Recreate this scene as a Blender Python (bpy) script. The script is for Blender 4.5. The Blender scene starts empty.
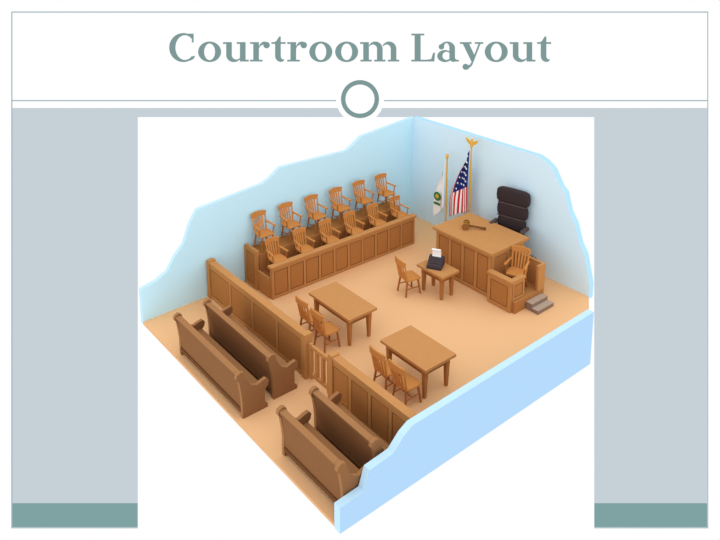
import bpy, bmesh, math, random
from mathutils import Vector, Matrix
random.seed(3)
SC=bpy.context.scene
SC.view_settings.view_transform='Standard'
def lin(c):
    o=[]
    for v in c:
        v=v/255.0
        o.append(v/12.92 if v<=0.04045 else ((v+0.055)/1.055)**2.4)
    return (*o,1)
MATS={}
def mat(name,rgb,rough=1.0,spec=0.0,grain=0.0,emit=False,scale=6):
    m=bpy.data.materials.new(name); m.use_nodes=True; nt=m.node_tree
    if emit:
        nt.nodes.clear(); e=nt.nodes.new('ShaderNodeEmission'); o=nt.nodes.new('ShaderNodeOutputMaterial')
        e.inputs[0].default_value=lin(rgb); nt.links.new(e.outputs[0],o.inputs[0])
    else:
        b=nt.nodes['Principled BSDF']; b.inputs['Roughness'].default_value=rough
        b.inputs['Specular IOR Level'].default_value=spec
        if grain>0:
            tc=nt.nodes.new('ShaderNodeTexCoord'); mp=nt.nodes.new('ShaderNodeMapping'); mp.inputs['Scale'].default_value=(1,1,4)
            n=nt.nodes.new('ShaderNodeTexNoise'); n.inputs['Scale'].default_value=scale; n.inputs['Detail'].default_value=2
            mx=nt.nodes.new('ShaderNodeMix'); mx.data_type='RGBA'
            mx.inputs['A'].default_value=lin([c*(1-grain) for c in rgb]); mx.inputs['B'].default_value=lin([min(255,c*(1+grain)) for c in rgb])
            nt.links.new(tc.outputs['Object'],mp.inputs[0]); nt.links.new(mp.outputs[0],n.inputs[0])
            nt.links.new(n.outputs[0],mx.inputs['Factor']); nt.links.new(mx.outputs['Result'],b.inputs['Base Color'])
        else: b.inputs['Base Color'].default_value=lin(rgb)
    MATS[name]=m; return m
mat('wood_top_lit',(192,138,86),grain=.02)  # lighter copy of wood_mid for upward faces, light put into the colour
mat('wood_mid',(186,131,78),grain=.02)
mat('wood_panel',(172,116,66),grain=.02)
mat('wood_line',(118,74,42))
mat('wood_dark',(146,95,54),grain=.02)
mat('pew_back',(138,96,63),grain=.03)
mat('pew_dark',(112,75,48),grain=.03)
mat('pew_top_lit',(162,116,77),grain=.03)  # paler pew tone on tops and end edges, light painted into it
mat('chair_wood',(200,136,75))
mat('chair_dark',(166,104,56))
mat('floor_tan',(232,184,135))
mat('floor_edge',(222,172,124))
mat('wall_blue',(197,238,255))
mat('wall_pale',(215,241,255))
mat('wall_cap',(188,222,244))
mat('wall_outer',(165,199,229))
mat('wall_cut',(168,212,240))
mat('leather',(54,42,44),rough=.7,spec=.2)
mat('leather_edge',(84,68,68),rough=.7,spec=.2)
mat('black_plastic',(60,52,58),rough=.6,spec=.2)
mat('paper',(250,250,250))
mat('gold',(226,176,52),rough=.5,spec=.4)
mat('flag_red',(200,40,50)); mat('flag_white',(250,250,250)); mat('flag_blue',(34,52,120)); mat('flag_green',(60,120,70))
mat('step_grey',(140,118,104)); mat('step_top_lit',(180,160,142))  # second tone is the grey lightened for treads, as if lit from above
mat('s_white',(255,255,255),emit=True)
mat('s_body',(197,208,215),emit=True)
mat('s_band',(127,162,163),emit=True)
mat('s_line',(160,183,190),emit=True)
mat('s_title',(125,153,152),emit=True)

class B:
    def __init__(s,name): s.n=name; s.v=[]; s.f=[]; s.m=[]; s.ms=[]
    def mi(s,m):
        if m not in s.ms: s.ms.append(m)
        return s.ms.index(m)
    def poly(s,vs,fs,m):
        o=len(s.v); s.v+= [tuple(v) for v in vs]; k=s.mi(m)
        for f in fs: s.f.append([o+i for i in f]); s.m.append(k)
    def box(s,x0,x1,y0,y1,z0,z1,m,top=None):
        vs=[(x0,y0,z0),(x1,y0,z0),(x1,y1,z0),(x0,y1,z0),(x0,y0,z1),(x1,y0,z1),(x1,y1,z1),(x0,y1,z1)]
        s.poly(vs,[(3,2,1,0),(0,1,5,4),(1,2,6,5),(2,3,7,6),(3,0,4,7)],m)
        s.poly(vs[4:],[(0,1,2,3)],top or m)
    def cyl(s,a,b,r0,r1,m,n=10):
        a=Vector(a);b=Vector(b);d=(b-a).normalized()
        u=d.orthogonal().normalized(); w=d.cross(u); vs=[]
        for p,r in((a,r0),(b,r1)):
            for i in range(n):
                t=2*math.pi*i/n+math.pi/n; vs.append(p+u*math.cos(t)*r+w*math.sin(t)*r)
        fs=[(i,(i+1)%n,n+(i+1)%n,n+i) for i in range(n)]+[tuple(range(n-1,-1,-1)),tuple(range(n,2*n))]
        s.poly(vs,fs,m)
    def beam(s,a,b,w,h,m,side=(0,0,1)):
        a=Vector(a);b=Vector(b);d=(b-a).normalized(); u=d.cross(Vector(side))
        if u.length<1e-4: u=d.orthogonal()
        u.normalize(); v=u.cross(d); vs=[]
        for p in(a,b):
            for i,j in((-1,-1),(1,-1),(1,1),(-1,1)): vs.append(p+u*i*w/2+v*j*h/2)
        s.poly(vs,[(0,1,5,4),(1,2,6,5),(2,3,7,6),(3,0,4,7),(3,2,1,0),(4,5,6,7)],m)
    def ext(s,prof,frm,to,m,cap=None,side=None):
        n=len(prof); vs=[frm(p) for p in prof]+[to(p) for p in prof]
        s.poly(vs,[tuple(range(n)),tuple(range(2*n-1,n-1,-1))],cap or m)
        s.poly(vs,[(i,(i+1)%n,n+(i+1)%n,n+i) for i in range(n)],side or m)
    def ball(s,c,r,m,sx=1,sy=1,sz=1,n=12,k=8):
        vs=[];fs=[]
        for i in range(k+1):
            ph=math.pi*i/k
            for j in range(n):
                t=2*math.pi*j/n; vs.append((c[0]+r*sx*math.sin(ph)*math.cos(t),c[1]+r*sy*math.sin(ph)*math.sin(t),c[2]+r*sz*math.cos(ph)))
        for i in range(k):
            for j in range(n): fs.append((i*n+j,(i+1)*n+j,(i+1)*n+(j+1)%n,i*n+(j+1)%n))
        s.poly(vs,fs,m)
    def panels(s,axis,pos,s0,s1,z0,z1,n,m='wood_mid',p='wood_panel',l='wood_line',out=.02,fr=.09):
        def bx(a,b,c,d,o0,o1,mm):
            if axis=='x': s.box(a,b,pos-o1,pos-o0,c,d,mm)
            else: s.box(pos+o0,pos+o1,a,b,c,d,mm)
        bx(s0,s1,z0,z1,0,.004,l)
        w=(s1-s0-fr*(n+1))/n
        bx(s0,s1,z0,z0+fr,.004,out,m); bx(s0,s1,z1-fr,z1,.004,out,m)
        for i in range(n+1):
            a=s0+i*(w+fr); bx(a,a+fr,z0+fr,z1-fr,.004,out,m)
        g=.022
        for i in range(n):
            a=s0+fr+i*(w+fr); bx(a+g,a+w-g,z0+fr+g,z1-fr-g,.004,out*.7,p)
    def mesh(s,bevel=0):
        me=bpy.data.meshes.new(s.n); me.from_pydata(s.v,[],s.f)
        for m in s.ms: me.materials.append(MATS[m])
        me.polygons.foreach_set('material_index',s.m); me.update()
        bm=bmesh.new(); bm.from_mesh(me); bmesh.ops.recalc_face_normals(bm,faces=bm.faces); bm.to_mesh(me); bm.free()
        return me
    def obj(s,loc=(0,0,0),rz=0,smooth=False,sc=1):
        me=s.mesh()
        if smooth: me.shade_smooth()
        return place(s.n,me,loc,rz,sc)
def place(n,me,loc=(0,0,0),rz=0,sc=1):
    o=bpy.data.objects.new(n,me); SC.collection.objects.link(o); o.location=loc; o.rotation_euler=(0,0,math.radians(rz)); o.scale=(sc,sc,sc); return o

# ---------------- camera
f=729.6; d=150.0
a=math.atan2(613,math.hypot(f,d)); th=math.atan2(d,f)
h=Vector((-math.cos(a),math.sin(a),0)); r=Vector((h.y,-h.x,0))
fw=h*math.cos(th)-Vector((0,0,1))*math.sin(th); up=r.cross(fw)
C=Vector((15.869,-6.179,10.0)); R=Matrix((r,up,-fw)).transposed()
cam=bpy.data.cameras.new('camera'); co=bpy.data.objects.new('camera',cam); SC.collection.objects.link(co)
cam.lens=f/20; cam.shift_y=-(270-55)/720; co.matrix_world=Matrix.Translation(C)@R.to_4x4(); SC.camera=co

# ---------------- floor and walls
CX,CY=-.42,9.45
b=B('floor')
fp=[(0,0),(7.70,0),(7.70,7.3),(6.26,9.45),(CX,CY)]
b.ext(fp,lambda p:(p[0],p[1],-.06),lambda p:(p[0],p[1],0),'floor_tan',side='floor_edge'); b.obj()
L=[(0,.86),(.4,.93),(.72,1.08),(.95,1.42),(1.2,1.66),(1.4,2.15),(1.62,2.46),(2.6,2.54),(3.6,2.62),(3.85,2.72),(4.2,2.94),(6.6,2.86),(6.85,2.98),(7.2,3.18),(9.45,3.34)]
k=CX/CY
prof=[(0,-.06)]+L+[(9.45,-.06)]
b=B('wall_left')
b.ext(prof,lambda p:(k*p[0],p[0],p[1]),lambda p:(k*p[0]-.12,p[0],p[1]),'wall_blue',side='wall_cap'); b.obj()
b=B('wall_back')
P=[(CX,-.06),(CX,3.34),(4.45,3.36),(4.7,3.28),(4.95,3.12),(5.2,2.72),(5.35,2.6),(5.52,2.1),(5.7,1.85),(5.88,1.35),(6.05,1.1),(6.26,.35),(6.26,-.06)]
b.ext(P,lambda p:(p[0],CY,p[1]),lambda p:(p[0],CY+.18,p[1]),'wall_pale',side='wall_cut'); b.obj()
b=B('wall_front')
P=[(-.01,-.07),(-.01,.42),(.5,.44),(.62,.78),(1.15,.82),(1.4,1.04),(1.6,1.14),(7.09,1.21),(7.09,-.07)]
b.ext(P,lambda p:(7.86,p[0],p[1]),lambda p:(7.71,p[0],p[1]),'wall_outer',side='wall_cap'); b.obj()

# ---------------- bar rail
RY=1.88
def rail(x0,x1,n):
    b.box(x0,x1,RY-.05,RY+.05,0,.96,'wood_mid')
    b.panels('x',RY-.05,x0,x1,.02,.94,n)
    b.box(x0-.02,x1+.02,RY-.09,RY+.09,.96,1.02,'wood_mid',top='wood_top_lit')
b=B('bar_railing')
rail(0,4.3,4); rail(5.2,7.68,4)
for x in(0,4.25,5.2): b.box(x-.04,x+.1,RY-.1,RY+.1,0,1.05,'wood_mid',top='wood_top_lit')
b.obj()
b=B('swing_gate')
b.box(4.4,5.12,RY-.03,RY+.03,.78,.86,'wood_mid',top='wood_top_lit'); b.box(4.4,5.12,RY-.03,RY+.03,.12,.2,'wood_mid',top='wood_top_lit')
for i in range(4):
    x=4.4+i*.213; b.box(x,x+.08,RY-.035,RY+.035,.05 if i in(0,3) else .2,.88 if i in(0,3) else .78,'wood_mid',top='wood_top_lit')
b.obj()

# ---------------- pews (face +Y)
def pew(L):
    b=B('courtroom_pew')
    end=[(.0,0),(.58,0),(.58,.08),(.52,.12),(.52,.42),(.6,.5),(.62,.6),(.56,.66),(.46,.64),(.34,.6),(.22,.66),(.12,.8),(.08,.92),(.06,1.0),(-.02,1.04),(-.1,1.0),(-.12,.92),(-.06,.84),(-.02,.6),(0,.4)]
    for x in(0,L-.08): b.ext(end,lambda p,x=x:(x,p[0],p[1]),lambda p,x=x:(x+.08,p[0],p[1]),'pew_back',side='pew_top_lit')
    bk=[(.02,.12),(.1,.12),(.1,.45),(.02,.94),(-.05,.94),(.0,.45)]
    b.ext(bk,lambda p:(.08,p[0],p[1]),lambda p:(L-.08,p[0],p[1]),'pew_back')
    b.box(.08,L-.08,-.09,.04,.93,.98,'pew_back',top='pew_top_lit')
    b.box(.08,L-.08,.08,.54,.4,.45,'pew_dark',top='pew_top_lit')
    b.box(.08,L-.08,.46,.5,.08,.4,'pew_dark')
    b.box(.08,L-.08,-.012,.02,.12,.2,'pew_dark')
    return b
p1=pew(2.8).mesh(); p2=pew(1.84).mesh()
place('courtroom_pew',p1,(1.76,.12,0)); place('courtroom_pew.001',p1,(1.66,.91,0))
place('courtroom_pew.002',p2,(5.84,.2,0)); place('courtroom_pew.003',p2,(5.78,.98,0))

# ---------------- tables
def table(n,lx,ly,hz,loc,rz=0):
    b=B(n)
    b.box(0,lx,0,ly,hz-.06,hz,'wood_mid',top='wood_top_lit')
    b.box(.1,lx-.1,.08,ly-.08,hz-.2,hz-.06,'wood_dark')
    for x in(.1,lx-.2):
        for y in(.08,ly-.18):
            vs=[];
            for z,t in((0,.02),(hz-.07,-.004)):
                vs+=[(x+t,y+t,z),(x+.1-t,y+t,z),(x+.1-t,y+.1-t,z),(x+t,y+.1-t,z)]
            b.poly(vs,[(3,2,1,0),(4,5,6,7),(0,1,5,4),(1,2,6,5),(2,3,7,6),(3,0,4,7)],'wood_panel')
    return b.obj(loc,rz)
table('counsel_table',1.58,.84,.76,(2.54,3.17,0)); table('counsel_table.001',1.4,.9,.76,(5.14,3.22,0))
table('stenographer_table',.95,.62,.72,(3.12,6.25,0))

# ---------------- chairs (face +X locally)
def chair(name,arms=False):
    b=B(name); m='chair_wood'; D='chair_dark'
    seat=[(-.2,-.19),(-.2,.19),(-.1,.22),(.12,.23),(.22,.2),(.22,-.2),(.12,-.23),(-.1,-.22)]
    b.ext(seat,lambda p:(p[0],p[1],.42),lambda p:(p[0],p[1],.46),m)
    for sx in(-1,1):
        for sy in(-1,1):
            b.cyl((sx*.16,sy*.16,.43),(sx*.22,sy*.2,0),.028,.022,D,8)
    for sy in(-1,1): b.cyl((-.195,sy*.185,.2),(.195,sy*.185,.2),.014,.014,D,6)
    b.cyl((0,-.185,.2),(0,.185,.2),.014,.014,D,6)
    for sy in(-1,1): b.cyl((-.18,sy*.18,.44),(-.27,sy*.21,.9),.024,.02,m,8)
    n=7; pts=[]
    for i in range(n):
        t=-1+2*i/(n-1); pts.append((-.27-.045*(1-t*t),t*.235,.9+.02*(1-t*t)))
    for q in range(n-1): b.beam(pts[q],pts[q+1],.035,.14,m)
    for i in range(4):
        t=-.6+.4*i; b.beam((-.185,t*.17,.45),(-.27-.04*(1-t*t),t*.2,.87),.045,.014,m,side=(1,0,0))
    if arms:
        for sy in(-1,1):
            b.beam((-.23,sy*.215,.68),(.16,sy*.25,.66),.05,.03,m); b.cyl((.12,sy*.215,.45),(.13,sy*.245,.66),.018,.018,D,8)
            b.ball((.16,sy*.25,.665),.032,m,n=8,k=5)
    return b.mesh()
ch=chair('wooden_chair'); ja=chair('jury_chair',True)
k2=0
def pc(x,y,rz,z=0,sc=1.0):
    global k2
    place('wooden_chair'+('' if k2==0 else '.%03d'%k2),ch,(x,y,z),rz,sc); k2+=1
pc(3.0,2.92,90); pc(3.66,2.88,90); pc(5.64,2.98,90); pc(6.24,2.98,90)
pc(3.1,6.0,80,sc=1.02)

# ---------------- jury box
b=B('jury_box'); y0,y1=3.0,8.05
b.box(1.06,1.14,y0,y1,0,.86,'wood_mid'); b.panels('y',1.14,y0,y1,.02,.84,10,fr=.07)
b.box(1.02,1.2,y0-.04,y1+.04,.86,.92,'wood_mid',top='wood_top_lit')
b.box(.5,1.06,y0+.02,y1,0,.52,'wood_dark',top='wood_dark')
b.box(-.06,.5,y0+.02,y1,0,.98,'wood_panel',top='wood_panel')
b.box(-.1,.5,y0-.04,y0+.04,0,1.1,'wood_mid',top='wood_top_lit'); b.panels('x',y0-.04,-.1,.5,.02,1.08,1)
b.box(.5,1.06,y0-.02,y0+.04,0,.56,'wood_mid',top='wood_top_lit')
b.obj()
for i in range(6):
    y=3.38+i*.87
    place('jury_chair'+('' if i==0 else '.%03d'%i),ja,(.22,y,.98),0,.96)
    place('jury_chair.%03d'%(i+6),ja,(.84,y,.52),0,.9)

# ---------------- judge bench
b=B('judge_bench'); x0,x1,y0,y1,zt=2.72,4.68,7.4,8.7,1.3
b.box(x0,x1,y0,y0+.06,0,zt-.07,'wood_mid'); b.panels('x',y0,x0,x1,.02,zt-.08,4,fr=.1)
b.box(x1-.06,x1-.001,y0+.001,y1,0,zt-.07,'wood_mid'); b.panels('y',x1,y0,y1,.02,zt-.08,2,fr=.1)
b.box(x0+.001,x0+.06,y0+.001,y1,0,zt-.07,'wood_mid')
b.box(x0-.08,x1+.08,y0-.1,y1+.12,zt-.07,zt,'wood_mid',top='wood_top_lit')
b.obj()
b=B('judge_platform'); b.box(x0+.07,x1-.07,y0+.07,9.4,0,.45,'wood_panel'); b.obj()
b=B('gavel')
b.cyl((-.13,0,.09),(.13,0,.09),.075,.075,'wood_line',14)
for s_ in(-1,1): b.cyl((s_*.13,0,.09),(s_*.16,0,.09),.09,.09,'wood_dark',14); b.cyl((s_*.05,0,.09),(s_*.06,0,.09),.082,.082,'gold',14)
b.cyl((0,0,.09),(0,.5,.05),.022,.03,'wood_line',10); b.ball((0,.52,.05),.038,'wood_line')
b.obj((3.28,7.95,zt),-55)
b=B('judge_chair'); 
def pad(x0,x1,y0,y1,z0,z1,m):
    c=((x0+x1)/2,(y0+y1)/2,(z0+z1)/2); vs=[];fs=[]; n=20;k=12
    q=lambda v,e=.45:(abs(v)**e)*(1 if v>=0 else -1)
    for i in range(k+1):
        ph=-math.pi/2+math.pi*i/k
        for j in range(n):
            t=2*math.pi*j/n
            vs.append((c[0]+(x1-x0)/2*q(math.cos(ph))*q(math.cos(t)),c[1]+(y1-y0)/2*q(math.cos(ph))*q(math.sin(t)),c[2]+(z1-z0)/2*q(math.sin(ph))))
    for i in range(k):
        for j in range(n): fs.append((i*n+j,i*n+(j+1)%n,(i+1)*n+(j+1)%n,(i+1)*n+j))
    b.poly(vs,fs,m)
pad(-.42,.42,-.3,.16,.5,.66,'leather')
for i,(w,z,hh) in enumerate(((.42,.64,.4),(.46,1.02,.4),(.5,1.4,.44))): pad(-w,w,.0+.015*i,.19+.02*i,z-.02,z+hh,'leather')
for z in(1.02,1.4): pad(-.44,.44,.0,.1,z-.012,z+.018,'leather_edge')
for s_ in(-1,1):
    pad(s_*.47-.06,s_*.47+.06,-.28,.14,.76,.86,'leather_edge'); b.cyl((s_*.43,-.1,.56),(s_*.47,-.1,.78),.03,.03,'leather')
b.cyl((0,-.05,.12),(0,-.05,.52),.05,.05,'leather')
for i in range(5):
    t=2*math.pi*i/5+.3; e=(.26*math.cos(t),-.05+.26*math.sin(t),.06); b.beam((0,-.05,.13),e,.06,.05,'leather'); b.ball((e[0],e[1],.04),.04,'leather')
b.obj((3.92,9.06,.47),12,smooth=True)

# ---------------- witness stand
b=B('witness_stand'); wx0,wx1,wy0,wy1=4.72,5.56,7.3,8.4
b.box(wx0,wx1,wy0,wy1,0,.3,'wood_panel',top='wood_mid')
b.box(wx0,wx1-.1,wy0-.05,wy0-.001,0,.8,'wood_mid'); b.panels('x',wy0-.05,wx0,wx1-.1,.02,.78,1)
b.box(wx0-.01,wx1-.06,wy0-.1,wy0+.08,.8,.86,'wood_mid',top='wood_top_lit')
b.box(wx1-.16,wx1-.1,wy0,wy0+.45,.3,.8,'wood_mid'); b.panels('y',wx1-.1,wy0,wy0+.45,.32,.78,1,fr=.06)
b.box(wx1-.2,wx1-.06,wy0+.08,wy0+.47,.8,.859,'wood_mid',top='wood_top_lit')
b.box(wx0,wx1-.06,wy1,wy1+.06,0,1.0,'wood_mid',top='wood_top_lit')
b.box(wx1-.06,wx1+.01,wy1-.22,wy1+.06,.3,1.0,'wood_mid',top='wood_top_lit')
b.box(wx1-.06,wx1+.01,wy1,wy1+.06,0,.3,'wood_mid')
b.obj()
place('witness_chair',ja,(5.12,7.88,.3),-70,1.05)
b=B('witness_steps')
b.box(5.57,5.76,7.72,8.36,0,.2,'step_grey',top='step_top_lit'); b.box(5.76,5.95,7.72,8.36,0,.1,'step_grey',top='step_top_lit')
b.obj()

# ---------------- stenograph
b=B('stenograph_machine')
pr=[(-.17,0),(.17,0),(.17,.06),(.02,.12),(-.05,.2),(-.17,.2)]
b.ext(pr,lambda p:(p[0],-.17,p[1]),lambda p:(p[0],.17,p[1]),'black_plastic')
for i in range(2):
    for j in range(6): b.box(.04+i*.06,.08+i*.06,-.14+j*.048,-.105+j*.048,.1-i*.03,.125-i*.03,'leather_edge')
pts=[(-.08,.2),(-.1,.34),(-.05,.4),(.0,.4)]
for i in range(3):
    p,q=pts[i],pts[i+1]; b.beam((p[0],0,p[1]),(q[0],0,q[1]),.2,.012,'paper',side=(q[1]-p[1],0,p[0]-q[0]))
b.obj((3.52,6.55,.72),-60,sc=1.15)

# ---------------- flags
def pole(b,x,y,zt):
    b.cyl((x,y,0),(x,y,.06),.16,.14,'gold',16); b.cyl((x,y,0),(x,y,zt),.03,.025,'gold',10)
b=B('american_flag'); X,Y,Z=2.36,9.12,3.14; pole(b,X,Y,Z)
b.ball((X,Y,Z+.03),.05,'gold'); b.ball((X,Y,Z+.13),.05,'gold',sx=.9,sz=1.6); b.ball((X+.03,Y-.02,Z+.23),.035,'gold')
for s_ in(-1,1):
    w=[(0,.06),(.1,.16),(.25,.2),(.2,.12),(.14,.06),(.05,.02)]
    b.ext(w,lambda p:(X+s_*p[0],Y-.01,Z+p[1]+.04),lambda p:(X+s_*p[0],Y+.02,Z+p[1]+.04),'gold')
NU,NV=13,12
def fpnt(u,v,off=0):
    w=.2+.58*math.sin(min(1,v*1.25)*math.pi/2)
    x=X-.02-u*w; z=Z-.1-v*1.88-u*(.55-.12*v); y=Y-.05-.05*math.sin(u*9+v*2)-off
    return (x,y,z)
for i in range(NU):
    for j in range(NV):
        c='flag_blue' if j<7 and i<10 else ('flag_red' if i%2==0 else 'flag_white')
        b.poly([fpnt(i/NU,j/NV),fpnt((i+1)/NU,j/NV),fpnt((i+1)/NU,(j+1)/NV),fpnt(i/NU,(j+1)/NV)],[(0,1,2,3)],c)
for i in range(4):
    for j in range(5):
        c=Vector(fpnt(.1+i*.18,.06+j*.105+(i%2)*.045,.02)); ps=[]
        for q in range(10):
            rr=.042 if q%2==0 else .019; t=math.pi/2+q*math.pi/5; ps.append((c.x+rr*math.cos(t),c.y,c.z+rr*math.sin(t)))
        b.poly(ps,[tuple(range(10))],'flag_white')
b.obj()
b=B('state_flag'); X,Y,Z=1.43,9.1,2.56; pole(b,X,Y,Z); b.ball((X,Y,Z+.04),.05,'gold',sz=1.8)
def g(u,v):
    w=.1+.36*math.sin(min(1,v*1.3)*math.pi/2)
    return (X-.02-u*w, Y-.05-.05*math.sin(u*8+1), Z-.1-v*1.45-u*.5)
for i in range(8):
    for j in range(8): b.poly([g(i/8,j/8),g((i+1)/8,j/8),g((i+1)/8,(j+1)/8),g(i/8,(j+1)/8)],[(0,1,2,3)],'flag_white')
c=g(.6,.62); b.cyl((c[0],c[1]-.08,c[2]),(c[0],c[1]-.06,c[2]),.14,.14,'flag_green',16); b.ball((c[0],c[1]-.08,c[2]),.07,'gold',sy=.3)
b.box(c[0]-.13,c[0]+.13,c[1]-.085,c[1]-.07,c[2]-.27,c[2]-.2,'flag_green')
b.obj()

# ---------------- projected slide behind the model
D=26.0; K=D/f
root=bpy.data.objects.new('presentation_slide',None); SC.collection.objects.link(root)
root.matrix_world=Matrix.Translation(C+fw*D-up*(215*K))@R.to_4x4()
class S(B):
    def rect(s,x0,y0,x1,y1,l,m):
        z=l*.01; X0,X1,Y0,Y1=(x0-360)*K,(x1-360)*K,(270-y0)*K,(270-y1)*K
        s.poly([(X0,Y1,z),(X1,Y1,z),(X1,Y0,z),(X0,Y0,z)],[(0,1,2,3)],m)
    def ring(s,cx,cy,ro,ri,l,m,n=64):
        z=l*.01; vs=[]
        for r_ in(ro,ri):
            for i in range(n):
                t=2*math.pi*i/n; vs.append(((cx-360+r_*math.cos(t))*K,(270-cy+r_*math.sin(t))*K,z))
        s.poly(vs,[(i,(i+1)%n,n+(i+1)%n,n+i) for i in range(n)],m)
    def put(s):
        me=bpy.data.meshes.new(s.n); me.from_pydata(s.v,[],s.f)
        for m in s.ms: me.materials.append(MATS[m])
        me.polygons.foreach_set('material_index',s.m); me.update()
        o=bpy.data.objects.new(s.n,me); SC.collection.objects.link(o); o.parent=root; return o
s=S('slide_board'); s.rect(-15,-15,735,555,0,'s_white'); s.put()
s=S('slide_panels')
s.rect(12,108,707,503,1,'s_body'); s.rect(12,503,707,527,1,'s_band')
s.rect(12,11.5,708,12.7,2,'s_line'); s.rect(11.5,12,12.7,528,2,'s_line'); s.rect(707,12,708,528,2,'s_line'); s.rect(12,527,708,528,2,'s_line'); s.rect(12,100,708,101.2,2,'s_line')
s.rect(138,117,594,530,3,'s_white'); s.ring(360,99,24,.01,4,'s_white'); s.ring(360,99,19,14.5,5,'s_title'); s.put()
s=S('slide_title')
def tx(ox,x,y): return ((ox+x*EM-360)*K,(270-(61.5-y*EM))*K,.06)
def R_(ox,x0,y0,x1,y1): s.poly([tx(ox,x0,y0),tx(ox,x1,y0),tx(ox,x1,y1),tx(ox,x0,y1)],[(0,1,2,3)],'s_title')
def Pg(ox,ps): s.poly([tx(ox,*p) for p in ps],[tuple(range(len(ps)))],'s_title')
def Ar(ox,co_,ro,ci,ri,a0,a1,n=36):
    vs=[]
    for (c,r_) in((co_,ro),(ci,ri)):
        for i in range(n+1):
            t=math.radians(a0+(a1-a0)*i/n); vs.append(tx(ox,c[0]+r_[0]*math.cos(t),c[1]+r_[1]*math.sin(t)))
    s.poly(vs,[(i,i+1,n+2+i,n+1+i) for i in range(n)],'s_title')
def Dt(ox,x,y,r_): Pg(ox,[(x+r_*math.cos(i*math.pi/10),y+r_*math.sin(i*math.pi/10)) for i in range(20)])
def g_o(o): Ar(o,(.32,.24),(.285,.255),(.32,.24),(.135,.205),0,360)
def g_C(o):
    Ar(o,(.39,.345),(.35,.36),(.43,.345),(.235,.305),45,318)
    R_(o,.6,.47,.645,.69); Pg(o,[(.6,.6),(.645,.69),(.5,.69)]); Pg(o,[(.56,.07),(.66,.15),(.68,.12),(.64,.06),(.56,.02)])
def g_u(o):
    R_(o,.09,.15,.23,.48); R_(o,.01,.435,.23,.48); R_(o,.43,.0,.57,.48); R_(o,.35,.435,.57,.48); R_(o,.43,0,.65,.045)
    Ar(o,(.28,.16),(.19,.175),(.34,.16),(.11,.11),180,330)
def g_r(o):
    R_(o,.09,0,.23,.48); R_(o,.01,.435,.23,.48); R_(o,.01,0,.32,.045)
    Ar(o,(.37,.3),(.15,.195),(.37,.3),(.14,.12),60,180); Dt(o,.42,.405,.08)
def g_t(o):
    R_(o,.11,.14,.25,.5); Pg(o,[(.11,.46),(.25,.46),(.25,.62),(.21,.62)]); R_(o,.02,.435,.37,.48); Ar(o,(.25,.14),(.14,.15),(.31,.14),(.06,.085),180,300)
def g_m(o):
    for x in(.09,.43,.77): R_(o,x,0,x+.14,.48 if x<.1 else .32)
    for x in(.09,.43,.77): R_(o,x-.07,0,x+.21,.045)
    R_(o,.01,.435,.23,.48)
    for x in(.23,.57): Ar(o,(x+.16,.31),(.18,.185),(x+.1,.31),(.1,.11),0,150)
def g_L(o):
    R_(o,.11,0,.26,.69); R_(o,.03,.645,.35,.69); R_(o,.03,0,.6,.045); Pg(o,[(.6,0),(.615,.22),(.57,.22),(.52,.06),(.4,.045),(.4,0)])
def g_a(o):
    Ar(o,(.21,.135),(.19,.15),(.25,.14),(.1,.1),0,360); R_(o,.32,.08,.46,.34); Ar(o,(.27,.33),(.19,.165),(.25,.33),(.07,.125),0,160); Dt(o,.125,.365,.07)
    Ar(o,(.42,.09),(.1,.1),(.5,.1),(.04,.05),180,290); R_(o,.44,-.0,.56,.04)
def g_y(o):
    Pg(o,[(.05,.46),(.21,.46),(.37,.12),(.29,-.03)]); Pg(o,[(.46,.46),(.51,.46),(.3,-.08),(.22,-.16),(.2,-.12),(.27,-.03)])
    R_(o,-.01,.435,.28,.48); R_(o,.36,.435,.57,.48); Dt(o,.13,-.13,.075); Pg(o,[(.1,-.205),(.18,-.2),(.29,-.1),(.2,-.08)])
adv={'C':.72,'o':.64,'u':.67,'r':.52,'t':.4,'m':1.0,' ':.25,'L':.65,'a':.59,'y':.57}
fn={'C':g_C,'o':g_o,'u':g_u,'r':g_r,'t':g_t,'m':g_m,'L':g_L,'a':g_a,'y':g_y}
txt='Courtroom Layout'; tot=sum(adv[c] for c in txt); EM=384.0/tot; ox=168.0
for c in txt:
    if c in fn: fn[c](ox)
    ox+=adv[c]*EM
s.put()

# ---------------- light
w=bpy.data.worlds.new('world'); SC.world=w; w.use_nodes=True
w.node_tree.nodes['Background'].inputs[0].default_value=(1,1,1,1); w.node_tree.nodes['Background'].inputs[1].default_value=1.15
sl=bpy.data.lights.new('sun','SUN'); so=bpy.data.objects.new('sun',sl); SC.collection.objects.link(so)
sl.energy=.5; sl.angle=math.radians(80); so.rotation_euler=Vector((.8,-.35,1)).to_track_quat('Z','Y').to_euler()
so.location=(8,-4,14)
